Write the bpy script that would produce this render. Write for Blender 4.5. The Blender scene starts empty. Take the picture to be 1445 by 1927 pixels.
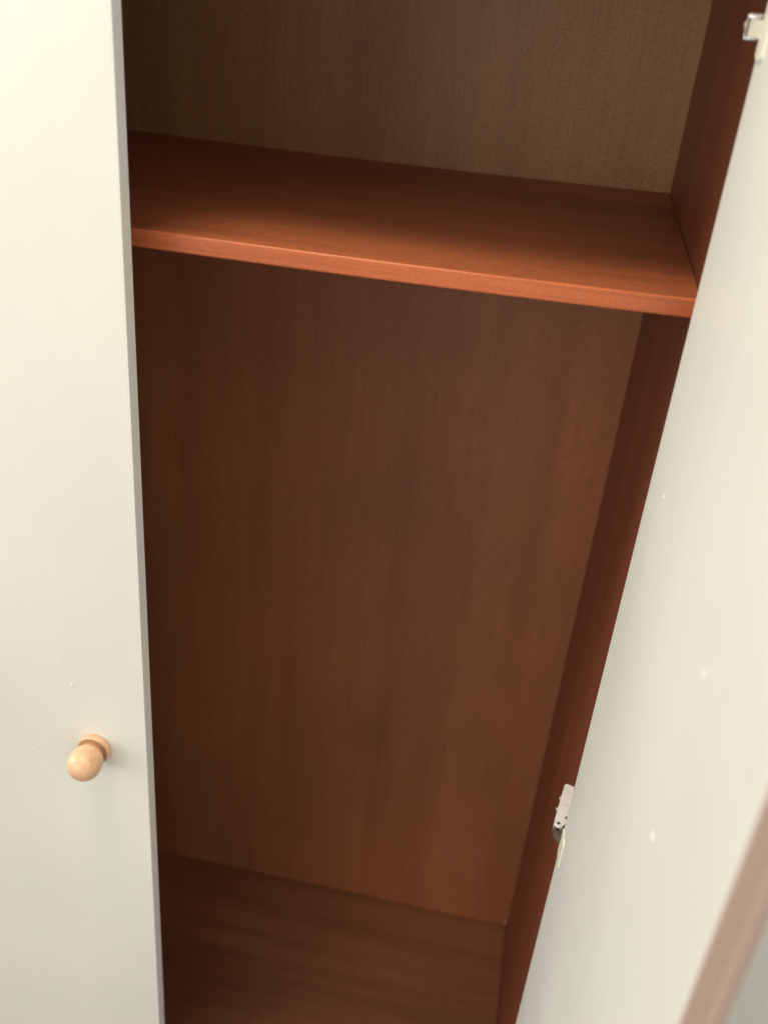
import bpy, bmesh, math, random
from mathutils import Matrix, Vector
random.seed(4)
SC = bpy.context.scene

# ------------------------------------------------------------------ camera
CAM_POS = Vector((0.33518, -0.76238, 0.23034))
AX = ((0.9788672716, 0.1862579972, 0.0844205132),       # image right
      (0.1653160136, -0.4777469496, -0.8628026819),     # image down
      (-0.1203722568, 0.8585253698, -0.4984422827))     # view direction
cd = bpy.data.cameras.new('camera'); cam = bpy.data.objects.new('camera', cd)
SC.collection.objects.link(cam)
cd.sensor_fit = 'HORIZONTAL'; cd.sensor_width = 36.0
cd.lens = 36.0 * 1867.09 / 1445.0
cd.dof.use_dof = True; cd.dof.focus_distance = 0.93; cd.dof.aperture_fstop = 5.6
cd.clip_start = 0.02; cd.clip_end = 100
r, d, f = (Vector(a) for a in AX)
cam.matrix_world = Matrix(((r.x, -d.x, -f.x, CAM_POS.x), (r.y, -d.y, -f.y, CAM_POS.y),
                           (r.z, -d.z, -f.z, CAM_POS.z), (0, 0, 0, 1)))
SC.camera = cam

# ------------------------------------------------------------------ light
w = bpy.data.worlds.new('World'); SC.world = w; w.use_nodes = True
bg = w.node_tree.nodes['Background']
bg.inputs['Color'].default_value = (1.0, 0.985, 0.95, 1)
bg.inputs['Strength'].default_value = 0.86

def area(name, loc, target, size, power, color):
    l = bpy.data.lights.new(name, 'AREA'); l.shape = 'DISK'; l.size = size
    l.energy = power; l.color = color
    o = bpy.data.objects.new(name, l); SC.collection.objects.link(o)
    o.location = loc
    o.rotation_euler = (Vector(target) - Vector(loc)).to_track_quat('-Z', 'Y').to_euler()
    return o
area('ceiling_lamp', (-0.15, -0.40, 1.38), (0.1, -0.05, -0.2), 0.5, 15.5, (1.0, 0.85, 0.64))
area('window_light', (-2.3, -0.42, 0.15), (0.4, -0.35, -0.35), 1.1, 22, (0.88, 0.975, 1.0))
area('front_left_fill', (-1.25, -2.3, 0.25), (0.15, 0.2, -0.5), 1.2, 11, (1.0, 0.97, 0.90))  # unseen fill lamp, added to brighten the interior's centre and right

vs = SC.view_settings
SC.display_settings.display_device = 'sRGB'
vs.view_transform = 'Standard'; vs.look = 'None'; vs.exposure = 0.20; vs.gamma = 1.0
SC.render.engine = 'CYCLES'
SC.cycles.max_bounces = 10; SC.cycles.diffuse_bounces = 6
SC.cycles.use_denoising = True

# ------------------------------------------------------------------ materials
def new_mat(name):
    m = bpy.data.materials.new(name); m.use_nodes = True
    nt = m.node_tree
    return m, nt, nt.nodes['Principled BSDF']

def node(nt, kind, **kw):
    n = nt.nodes.new(kind)
    for k, v in kw.items(): setattr(n, k, v)
    return n

def ramp(nt, stops):
    n = node(nt, 'ShaderNodeValToRGB'); e = n.color_ramp.elements
    e[0].position, e[0].color = stops[0][0], (*stops[0][1], 1)
    e[1].position, e[1].color = stops[-1][0], (*stops[-1][1], 1)
    for p, c in stops[1:-1]:
        x = e.new(p); x.color = (*c, 1)
    return n

def mix(nt, fac, a, b, mode='MIX'):
    n = node(nt, 'ShaderNodeMix', data_type='RGBA', blend_type=mode)
    L = nt.links
    if isinstance(fac, (int, float)): n.inputs[0].default_value = fac
    else: L.new(fac, n.inputs[0])
    for s, v in ((6, a), (7, b)):
        if isinstance(v, tuple): n.inputs[s].default_value = (*v, 1)
        else: L.new(v, n.inputs[s])
    return n.outputs[2]

def wood(name, dark, mid, light, axis, rough=0.45, fine=260.0, bump=0.12, streak=9.0, coat=0.0,
         speck=0.25, stain=None):
    """grain stretched along one axis: broad figure, thin pores, soft cloudy tone"""
    m, nt, b = new_mat(name); L = nt.links
    tc = node(nt, 'ShaderNodeTexCoord')
    def stretched(across, along):
        mp = node(nt, 'ShaderNodeMapping')
        mp.inputs['Scale'].default_value = tuple(along if i == axis else across for i in range(3))
        L.new(tc.outputs['Object'], mp.inputs['Vector']); return mp.outputs[0]
    def noise(vec, scale, detail, rgh=0.55, dist=0.0):
        n = node(nt, 'ShaderNodeTexNoise'); n.inputs['Scale'].default_value = scale
        n.inputs['Detail'].default_value = detail; n.inputs['Roughness'].default_value = rgh
        n.inputs['Distortion'].default_value = dist
        L.new(vec, n.inputs['Vector']); return n.outputs['Fac']
    fig = noise(stretched(1, 0.06), streak, 5, 0.6, 0.35)
    cr = ramp(nt, [(0.30, dark), (0.52, mid), (0.74, light)]); L.new(fig, cr.inputs[0])
    por = noise(stretched(1, 0.025), fine, 3, 0.7)
    pr = ramp(nt, [(0.32, (0.74,) * 3), (0.52, (1.0,) * 3), (0.75, (1.08,) * 3)]); L.new(por, pr.inputs[0])
    col = mix(nt, 0.55, cr.outputs[0], pr.outputs[0], 'MULTIPLY')
    cl = noise(tc.outputs['Object'], 3.2, 2)
    clr = ramp(nt, [(0.3, (0.84, 0.86, 0.88)), (0.7, (1.12, 1.08, 1.04))]); L.new(cl, clr.inputs[0])
    col = mix(nt, 0.8, col, clr.outputs[0], 'MULTIPLY')
    sp = noise(tc.outputs['Object'], 430, 3, 0.85)
    spr = ramp(nt, [(0.34, (0.50, .52, .48)), (0.66, (1.50, 1.48, 1.52))]); L.new(sp, spr.inputs[0])
    col = mix(nt, speck, col, spr.outputs[0], 'MULTIPLY')
    if stain:
        (sx, sy, sz), rad, tone = stain
        mp = node(nt, 'ShaderNodeMapping'); mp.vector_type = 'TEXTURE'
        mp.inputs['Location'].default_value = (sx, sy, sz); mp.inputs['Scale'].default_value = rad
        L.new(tc.outputs['Object'], mp.inputs['Vector'])
        g = node(nt, 'ShaderNodeTexGradient', gradient_type='SPHERICAL'); L.new(mp.outputs[0], g.inputs[0])
        mul = node(nt, 'ShaderNodeMath', operation='MULTIPLY'); L.new(g.outputs['Fac'], mul.inputs[0])
        L.new(noise(tc.outputs['Object'], 40, 3), mul.inputs[1])
        col = mix(nt, mul.outputs[0], col, tone, 'MULTIPLY')
    L.new(col, b.inputs['Base Color'])
    rr = node(nt, 'ShaderNodeMapRange'); rr.inputs[3].default_value = rough - 0.06; rr.inputs[4].default_value = rough + 0.10
    L.new(por, rr.inputs[0]); L.new(rr.outputs[0], b.inputs['Roughness'])
    b.inputs['Coat Weight'].default_value = coat; b.inputs['Coat Roughness'].default_value = 0.25
    bp = node(nt, 'ShaderNodeBump'); bp.inputs['Strength'].default_value = bump; bp.inputs['Distance'].default_value = 0.0006
    L.new(por, bp.inputs['Height']); L.new(bp.outputs[0], b.inputs['Normal'])
    return m

def paint(name, col, rough=0.42, var=0.06, bump=0.10):
    m, nt, b = new_mat(name); L = nt.links
    tc = node(nt, 'ShaderNodeTexCoord')
    n = node(nt, 'ShaderNodeTexNoise'); n.inputs['Scale'].default_value = 2.6; n.inputs['Detail'].default_value = 4
    L.new(tc.outputs['Object'], n.inputs['Vector'])
    c2 = tuple(x * (1 - var) for x in col); c3 = tuple(min(1, x * (1 + var * .6)) for x in col)
    cr = ramp(nt, [(0.35, c2), (0.65, c3)]); L.new(n.outputs['Fac'], cr.inputs[0])
    # scuffs: sparse small pale / dull flecks
    v = node(nt, 'ShaderNodeTexNoise'); v.inputs['Scale'].default_value = 55; v.inputs['Detail'].default_value = 6
    L.new(tc.outputs['Object'], v.inputs['Vector'])
    vr = ramp(nt, [(0.70, (0, 0, 0)), (0.80, (1, 1, 1))]); L.new(v.outputs['Fac'], vr.inputs[0])
    sc = mix(nt, vr.outputs[0], cr.outputs[0], tuple(x * .93 for x in col))
    mp = node(nt, 'ShaderNodeMapping'); mp.inputs['Scale'].default_value = (1, 1, .05)
    L.new(tc.outputs['Object'], mp.inputs['Vector'])
    w1 = node(nt, 'ShaderNodeTexNoise'); w1.inputs['Scale'].default_value = 26; w1.inputs['Detail'].default_value = 4
    L.new(mp.outputs[0], w1.inputs['Vector'])
    w2 = ramp(nt, [(.3, (.988, .989, .988)), (.7, (1.006, 1.006, 1.006))]); L.new(w1.outputs['Fac'], w2.inputs[0])
    sc = mix(nt, 1.0, sc, w2.outputs[0], 'MULTIPLY')
    s1 = node(nt, 'ShaderNodeTexNoise'); s1.inputs['Scale'].default_value = 7; s1.inputs['Detail'].default_value = 2
    s1.inputs['Distortion'].default_value = 3.0; L.new(tc.outputs['Object'], s1.inputs['Vector'])
    s2 = ramp(nt, [(.497, (0, 0, 0)), (.503, (0, 0, 0)), (.500, (1, 1, 1))]); L.new(s1.outputs['Fac'], s2.inputs[0])
    sm = node(nt, 'ShaderNodeMath', operation='MULTIPLY'); L.new(s2.outputs[0], sm.inputs[0]); L.new(vr.outputs[0], sm.inputs[1])
    sc = mix(nt, sm.outputs[0], sc, tuple(x * .80 for x in col))
    L.new(sc, b.inputs['Base Color'])
    rr = node(nt, 'ShaderNodeMapRange'); rr.inputs[3].default_value = rough - .06; rr.inputs[4].default_value = rough + .08
    L.new(n.outputs['Fac'], rr.inputs[0]); L.new(rr.outputs[0], b.inputs['Roughness'])
    # roller stipple
    s = node(nt, 'ShaderNodeTexNoise'); s.inputs['Scale'].default_value = 420; s.inputs['Detail'].default_value = 3
    L.new(tc.outputs['Object'], s.inputs['Vector'])
    bp = node(nt, 'ShaderNodeBump'); bp.inputs['Strength'].default_value = bump; bp.inputs['Distance'].default_value = 0.0005
    L.new(s.outputs['Fac'], bp.inputs['Height']); L.new(bp.outputs[0], b.inputs['Normal'])
    return m

def metal(name, col, rough, metallic=1.0):
    m, nt, b = new_mat(name); L = nt.links
    tc = node(nt, 'ShaderNodeTexCoord')
    n = node(nt, 'ShaderNodeTexNoise'); n.inputs['Scale'].default_value = 180; n.inputs['Detail'].default_value = 4
    L.new(tc.outputs['Object'], n.inputs['Vector'])
    cr = ramp(nt, [(0.3, tuple(x * .82 for x in col)), (0.7, col)]); L.new(n.outputs['Fac'], cr.inputs[0])
    L.new(cr.outputs[0], b.inputs['Base Color'])
    b.inputs['Metallic'].default_value = metallic; b.inputs['Roughness'].default_value = rough
    return m

M_CREAM = paint('cream_paint', (0.755, 0.742, 0.660))
M_BACK_UP = wood('olive_backboard', (0.31, 0.158, 0.060), (0.365, 0.187, 0.072), (0.415, 0.218, 0.086), 2,
              rough=0.5, fine=420, bump=0.04, streak=15, speck=0.55)
M_BACK = wood('brown_backboard', (0.265, 0.090, 0.033), (0.315, 0.112, 0.042), (0.355, 0.135, 0.053), 2,
              rough=0.5, fine=420, bump=0.04, streak=13, speck=0.55, stain=((0.178 - 0.23, 0.4647 - 0.22, -0.905 + 1.40), (0.040, 0.05, 0.085), (0.55, 0.52, 0.5)))
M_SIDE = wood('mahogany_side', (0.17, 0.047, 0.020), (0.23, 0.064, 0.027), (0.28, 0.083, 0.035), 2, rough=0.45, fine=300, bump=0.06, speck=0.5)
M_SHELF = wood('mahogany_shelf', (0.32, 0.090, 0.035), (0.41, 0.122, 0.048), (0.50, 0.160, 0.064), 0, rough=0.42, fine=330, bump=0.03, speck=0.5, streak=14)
M_STRIP = wood('mahogany_edging', (0.43, 0.108, 0.040), (0.49, 0.132, 0.050), (0.55, 0.156, 0.060), 0, rough=0.30, fine=200, bump=0.02, speck=0.3)  # lighter than the shelf: the lit front edge is put into the colour
M_STRIP.node_tree.nodes['Principled BSDF'].inputs['Specular IOR Level'].default_value = 0.28
M_BASE = wood('mahogany_base', (0.16, 0.060, 0.027), (0.22, 0.084, 0.039), (0.29, 0.118, 0.058), 0, rough=0.45, fine=220, bump=0.04, streak=15, speck=0.55)
M_WEDGE = paint('lightened_door_edge', (0.90, 0.92, 0.87), 0.35, 0.02)  # paler than the door: light missing on its edge is put into the colour
M_EDGE = paint('mauve_edge_band', (0.53, 0.37, 0.295), 0.5)
M_KNOB = wood('pine_knob', (0.66, 0.38, 0.21), (0.76, 0.47, 0.28), (0.82, 0.54, 0.34), 2, rough=0.36, fine=700, bump=0.05, streak=60, coat=0.2, speck=0.15)
M_GROOVE = wood('brown_groove', (0.40, 0.20, 0.10), (0.47, 0.245, 0.125), (0.53, 0.29, 0.15), 2, rough=0.55, fine=700, bump=0.03, streak=60)  # browner tone for the knob's groove faces
M_STEEL = metal('nickel_steel', (0.52, 0.44, 0.33), 0.42)
M_WHITE = metal('pale_zinc', (0.95, 0.95, 0.94), 0.42, 0.0)
M_FLANGE = metal('yellowed_flange', (0.88, 0.85, 0.70), 0.40, 0.0)
M_RIVET = metal('dark_rivet', (0.16, 0.14, 0.12), 0.5, 0.8)
M_SPECK = paint('white_paint_and_glint', (0.86, 0.86, 0.80), 0.3, 0.02, 0.0)
M_FLOOR = wood('floor_boards', (0.10, 0.08, 0.06), (0.14, 0.11, 0.085), (0.18, 0.145, 0.11), 0, rough=0.5, fine=160)

# ------------------------------------------------------------------ sizes (metres; x along the front, y into the wardrobe)
W, D, H = 0.46, 0.4647, 1.297          # inside right, back face, base depth below the shelf top
TD, TP = 0.0189, 0.018                 # door and panel thickness
TOP, BOT = 0.285, -1.40                # underside of the top panel, floor
LEFT = -0.47                           # inside face of the left side
DOOR_LO, DOOR_HI = -1.31, 0.298
RIGHT = W + TP + 0.46                  # inside face of the far right side
ORIGIN = Vector((0.23, 0.22, BOT))     # the wardrobe's base

def link(name, bm, mats, parent=None, smooth=False, origin=ORIGIN):
    for v in bm.verts: v.co -= origin
    bmesh.ops.recalc_face_normals(bm, faces=bm.faces)
    me = bpy.data.meshes.new(name); bm.to_mesh(me); bm.free()
    for m in (mats if isinstance(mats, (list, tuple)) else [mats]): me.materials.append(m)
    if smooth:
        for p in me.polygons: p.use_smooth = True
    o = bpy.data.objects.new(name, me); SC.collection.objects.link(o)
    if parent is not None: o.parent = parent
    return o

def box(bm, lo, hi, bev=0.0, seg=2, only=None):
    vs = [bm.verts.new((x, y, z)) for x in (lo[0], hi[0]) for y in (lo[1], hi[1]) for z in (lo[2], hi[2])]
    fs = [(0, 1, 3, 2), (4, 6, 7, 5), (0, 4, 5, 1), (2, 3, 7, 6), (0, 2, 6, 4), (1, 5, 7, 3)]
    faces = [bm.faces.new([vs[i] for i in q]) for q in fs]
    if bev:
        es = list({e for fc in faces for e in fc.edges})
        if only: es = [e for e in es if only(e)]
        bmesh.ops.bevel(bm, geom=es, offset=bev, segments=seg, profile=0.5, affect='EDGES')
    return vs

def prism(bm, pts, z0, z1):
    a = [bm.verts.new((x, y, z0)) for x, y in pts]; b = [bm.verts.new((x, y, z1)) for x, y in pts]
    n = len(pts)
    bm.faces.new(a[::-1]); bm.faces.new(b)
    for i in range(n): bm.faces.new((a[i], a[(i + 1) % n], b[(i + 1) % n], b[i]))

def panel(name, lo, hi, mat, parent, bev=0.0012):
    bm = bmesh.new(); box(bm, lo, hi, bev)
    return link(name, bm, mat, parent)

def disc(bm, c, axis, rad, h, n=20, dome=0.0):
    """short cylinder from c along axis, with an optional domed end"""
    a = Vector(axis).normalized()
    u = a.orthogonal().normalized(); v = a.cross(u)
    rings = [(rad, 0), (rad, h * (1 - dome)), (rad * .8, h)] if dome else [(rad, 0), (rad, h)]
    rr = [[bm.verts.new(Vector(c) + a * t + (u * math.cos(2 * math.pi * i / n) + v * math.sin(2 * math.pi * i / n)) * q)
           for i in range(n)] for q, t in rings]
    for A, B in zip(rr, rr[1:]):
        for i in range(n): bm.faces.new((A[i], A[(i + 1) % n], B[(i + 1) % n], B[i]))
    bm.faces.new(rr[0][::-1]); bm.faces.new(rr[-1])

# ------------------------------------------------------------------ floor
fl = bmesh.new()
q = [fl.verts.new(p) for p in ((-3, -3, BOT), (4, -3, BOT), (4, 2, BOT), (-3, 2, BOT))]; fl.faces.new(q)
floor = link('floor', fl, M_FLOOR, None, origin=Vector((0, 0, 0)))
floor['kind'] = 'structure'

# ------------------------------------------------------------------ wardrobe
ward = bpy.data.objects.new('wardrobe', None); SC.collection.objects.link(ward)
ward.location = ORIGIN; ward.empty_display_size = 0.2
ward['label'] = 'cream painted wardrobe with one door open on a bare dark mahogany interior with one shelf'
ward['category'] = 'wardrobe'

# carcass
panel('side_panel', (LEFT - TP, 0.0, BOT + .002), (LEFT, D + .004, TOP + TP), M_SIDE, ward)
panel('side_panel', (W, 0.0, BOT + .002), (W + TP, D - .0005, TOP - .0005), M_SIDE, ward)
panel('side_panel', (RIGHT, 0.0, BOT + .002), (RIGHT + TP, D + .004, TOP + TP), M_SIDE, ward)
panel('top_panel', (LEFT + .0005, 0.0, TOP), (RIGHT - .0005, D + .004, TOP + TP), M_SIDE, ward)
bk = bmesh.new(); box(bk, (LEFT + .0005, D, BOT + .03), (RIGHT - .0005, D + .0035, -.0085))
back = link('back_panel', bk, M_BACK, ward)
bk = bmesh.new(); box(bk, (LEFT + .0005, D, -.0075), (RIGHT - .0005, D + .0035, TOP - .0005))
link('back_panel', bk, M_BACK_UP, ward)
panel('base_panel', (LEFT + .0005, 0.004, -H - TP), (W - .0005, D - .0008, -H), M_BASE, ward)
panel('base_panel', (W + TP + .0005, 0.004, -H - TP), (RIGHT - .0005, D - .0008, -H), M_BASE, ward)
panel('plinth', (LEFT + .0005, 0.03, BOT + .002), (W - .0005, 0.048, -H - TP - .0005), M_SIDE, ward)
panel('plinth', (W + TP + .0005, 0.03, BOT + .002), (RIGHT - .0005, 0.048, -H - TP - .0005), M_SIDE, ward)

# shelf: very slightly out of level, rounded front arris
TS, SY = 0.0156, 0.0422
def shelf_z(x): return 0.0042 - 0.0052 * (1 - (x / 0.466) ** 2)     # it sags a little in the middle
def bow(bm):
    for k in range(1, 24):
        bmesh.ops.bisect_plane(bm, geom=bm.verts[:] + bm.edges[:] + bm.faces[:], plane_no=(1, 0, 0),
                               plane_co=(LEFT + (W - LEFT) * k / 24, 0, 0))
    for v in bm.verts: v.co.z += shelf_z(v.co.x)
bm = bmesh.new()
box(bm, (LEFT + .0003, SY + .0024, -TS), (W - .0003, D - .001, 0.0), 0.0006, 1)
bow(bm)
shelf = link('shelf', bm, M_SHELF, ward)
bm = bmesh.new()
box(bm, (LEFT + .0003, SY - .0012, -TS - .0002), (W - .0003, SY + .0022, 0.0003), 0.0019, 5,
    only=lambda e: abs(e.verts[0].co.x - e.verts[1].co.x) > .1 and e.verts[0].co.y < SY)
bow(bm)
link('edge_strip', bm, M_STRIP, shelf, smooth=False)
for x, y in ((W - .012, SY + .06), (W - .012, D - .07)):
    bm = bmesh.new(); disc(bm, (W - .0005, y, -TS - .0035), (-1, 0, 0), .003, .010, 12, .3)
    link('shelf_pin', bm, M_STEEL, ward)

# ------------------------------------------------------------------ doors
def knob_mesh(bm, base, axis):
    a = Vector(axis).normalized(); u = a.orthogonal().normalized(); v = a.cross(u); n = 40
    prof = [(0.0, 0.0), (.0162, 0.0), (.0176, .0010), (.0181, .0030), (.0180, .0058), (.0174, .0072), (.0164, .0076),
            (.0150, .0077), (.0122, .0080), (.0116, .0092), (.0122, .0106), (.0140, .0118)]
    R, c = .0182, .0274
    for i in range(1, 19):
        t = math.radians(52) + (math.pi - math.radians(52)) * i / 18
        prof.append((R * math.sin(t), c - (R if t > math.pi / 2 else R * 1.38) * math.cos(t)))
    prev = None
    for k, (rad, h) in enumerate(prof):
        if rad < 1e-4: ring = [bm.verts.new(Vector(base) + a * h)]
        else: ring = [bm.verts.new(Vector(base) + a * h + (u * math.cos(2 * math.pi * i / n) + v * math.sin(2 * math.pi * i / n)) * rad) for i in range(n)]
        if prev:
            for i in range(n):
                j = (i + 1) % n
                if len(prev) == 1: bm.faces.new((prev[0], ring[j], ring[i]))
                elif len(ring) == 1: bm.faces.new((prev[i], prev[j], ring[0]))
                else:
                    fc = bm.faces.new((prev[i], prev[j], ring[j], ring[i]))
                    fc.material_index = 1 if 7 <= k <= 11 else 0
        prev = ring

def add_knob(base, axis, parent):
    bm = bmesh.new(); knob_mesh(bm, base, axis)
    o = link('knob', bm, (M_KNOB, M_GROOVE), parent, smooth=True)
    return o

def speck(p, normal, parent, rx, rz):
    bm = bmesh.new(); bmesh.ops.create_icosphere(bm, subdivisions=2, radius=1.0)
    n = Vector(normal)
    for v in bm.verts:
        k = 1 + .25 * math.sin(7 * v.co.x + 3 * v.co.z + rx * 9000)
        t = v.co * k
        if abs(n.y) > .5: v.co = Vector((t.x * rx, t.y * .0005, t.z * rz))
        else: v.co = Vector((t.x * .0005, t.y * rx, t.z * rz))
        v.co += Vector(p)
    return link('paint_and_glint_speck', bm, M_SPECK, parent, smooth=True)

# closed door, left of the opening (its right edge is x = 0)
bm = bmesh.new(); box(bm, (-0.468, -TD, DOOR_LO), (-.0012, -.0006, DOOR_HI), 0.0003, 1)
door = link('door', bm, M_CREAM, ward); door['label'] = 'closed cream door with a round wooden knob'
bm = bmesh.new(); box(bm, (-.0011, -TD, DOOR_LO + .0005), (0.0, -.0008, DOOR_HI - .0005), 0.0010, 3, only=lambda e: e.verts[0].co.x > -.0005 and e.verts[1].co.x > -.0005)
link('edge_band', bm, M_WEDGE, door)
add_knob((-0.0580, -TD, -0.5514), (0, -1, 0), door)
speck((-.079, -TD, -.470), (0, -1, 0), door, .0013, .0022)
speck((-.134, -TD, -.577), (0, -1, 0), door, .0012, .0020)
speck((-.093, -TD, -.443), (0, -1, 0), door, .0008, .0011)

# open door: built shut-square along -y, then swung to its angle about the hinge edge
HX, HY, ANG, WD = 0.4472, -0.010, math.radians(0.25), 0.4560
def swing(bm):
    bmesh.ops.rotate(bm, cent=Vector((HX, HY, 0)), matrix=Matrix.Rotation(ANG, 3, 'Z'), verts=bm.verts)
bm = bmesh.new(); box(bm, (HX, HY - WD + .0022, DOOR_LO), (HX + TD, HY, DOOR_HI), 0.0010, 2); swing(bm)
odoor = link('door', bm, M_CREAM, ward); odoor['label'] = 'open cream door swung out to the right'
# its free edge is bare: two strips, the outer one standing proud with a rounded corner
y1, y0 = HY - WD + .0021, HY - WD
bm = bmesh.new(); prism(bm, [(HX + .0002, y1), (HX + .0002, y0 + .0004), (HX + .0006, y0), (HX + .0098, y0), (HX + .0098, y1)], DOOR_LO + .001, DOOR_HI - .001); swing(bm)
link('edge_band', bm, M_EDGE, odoor)
pts = [(HX + .0099, y1), (HX + .0099, y0 - .0004), (HX + .0106, y0 - .0012), (HX + .0122, y0 - .0015)]
for i in range(7):
    t = i / 6 * math.pi / 2
    pts.append((HX + TD - .0042 + .0040 * math.sin(t), y0 - .0015 + .0036 * (1 - math.cos(t))))
pts.append((HX + TD - .0002, y1))
bm = bmesh.new(); prism(bm, pts, DOOR_LO + .001, DOOR_HI - .001); swing(bm)
link('edge_band', bm, M_EDGE, odoor)
add_knob((HX + TD + .0018, HY - WD + .058, -0.5514), (1, 0, 0), odoor)
for y, z, a, b in ((-.089, -.108, .0030, .0026), (-.333, -.083, .0024, .0024), (-.331, -.204, .0042, .0030)):
    speck((HX + math.tan(ANG) * (HY - y), y, z), (-1, 0, 0), odoor, a, b)

speck((W - .0040, D - .0006, -H + .010), (0, -1, 0), back, .0007, .0045)  # pale sliver painted in for a glint in the back corner

# closed door of the next compartment, beyond the open one
bm = bmesh.new(); box(bm, (W + TP + .012, -TD, DOOR_LO), (RIGHT + TP - .002, -.0006, DOOR_HI), 0.0014, 3)
rdoor = link('door', bm, M_CREAM, ward); rdoor['label'] = 'closed cream door of the far right compartment'
add_knob((RIGHT - .05, -TD, -0.5514), (0, -1, 0), rdoor)

# ------------------------------------------------------------------ concealed hinges
def hinge(z):
    root_bm = bmesh.new()                                   # mounting plate on the side panel
    box(root_bm, (W - .0030, .018, z - .011), (W - .0002, .064, z + .011), .0010, 2)
    hg = link('hinge', root_bm, M_STEEL, ward)
    # arm: a channel, two cheeks and a web, tilted a little away from the panel
    bm = bmesh.new()
    xb, xf = .4470, .4400                                   # web face at the back and at the front
    zt, zb = z + .0065, z - .0065
    def cheek(zc):
        n = 8
        pts = [(W - .0030, .060), (xb + .002, .0625), (xb, .0600)]
        pts += [(xf - .001, .012), (xf - .0018, .004)]
        for i in range(n + 1):
            t = math.pi * (0.95 + 0.75 * i / n)
            pts.append((xf + .0030 + .0048 * math.cos(t), .0025 + .0048 * math.sin(t)))
        pts += [(W - .0088, .0080), (W - .0044, .020)]
        prism(bm, pts, zc - .0007, zc + .0007)
    cheek(zt); cheek(zb)
    prism(bm, [(xb, .0600), (xf - .0010, .0120), (xf + .0004, .0118), (xb + .0014, .0600)], zb + .0008, zt - .0008)
    link('arm', bm, M_WHITE, hg)
    for x, y in ((xf + .0022, .0030), (W - .0098, .0125)):   # rivets through both cheeks
        bm = bmesh.new(); disc(bm, (x, y, zb - .0011), (0, 0, 1), .0021, zt - zb + .0022, 14, .1)
        link('rivet', bm, M_RIVET, hg)
    for y in (.030, .047):                                   # adjusting screws on the web
        xw = xf - .001 + (y - .012) / .048 * (xb - xf + .001)
        bm = bmesh.new(); disc(bm, (xw + .001, y, z), (-1, -.12, 0), .0034, .0034, 18, .25)
        link('screw', bm, M_STEEL, hg)
    # link plates from the arm's nose across to the cup
    bm = bmesh.new()
    prism(bm, [(xf + .0006, .0035), (xf - .0022, .0000), (xf - .0012, -.0050), (HX - .0012, -.0140), (HX - .0002, -.0128),
               (xf + .0004, -.0042), (xf - .0004, -.0002), (xf + .0016, .0028)], z - .0055, z + .0055)
    prism(bm, [(W - .0105, .0115), (W - .0112, .0030), (HX + .0006, -.0075), (HX + .0006, -.0105), (HX - .0010, -.0090), (W - .0126, .0025), (W - .0120, .0118)], z - .0050, z + .0050)
    link('link', bm, M_STEEL, hg)
    # flange of the cup, on the door's inner face
    bm = bmesh.new(); x1 = HX
    n = 10; pts = []
    for cxx, czz, a0 in ((-.0270, z + .0160, 90), (-.0270, z - .0140, 180), (-.0170, z - .0140, 270), (-.0170, z + .0160, 0)):
        for i in range(n // 2 + 1):
            t = math.radians(a0 + 90 * i / (n // 2))
            pts.append((HY + .008 + cxx + .0070 * math.cos(t), czz + .0035 * math.sin(t)))
    A = [bm.verts.new((HX + .0004, y, zz)) for y, zz in pts]; B = [bm.verts.new((HX - .0013, y, zz)) for y, zz in pts]
    bm.faces.new(A); bm.faces.new(B[::-1])
    for i in range(len(pts)):
        j = (i + 1) % len(pts); bm.faces.new((A[i], B[i], B[j], A[j]))
    link('cup_flange', bm, M_FLANGE, hg)
    return hg
hinge(0.2005)
hinge(-0.5560)
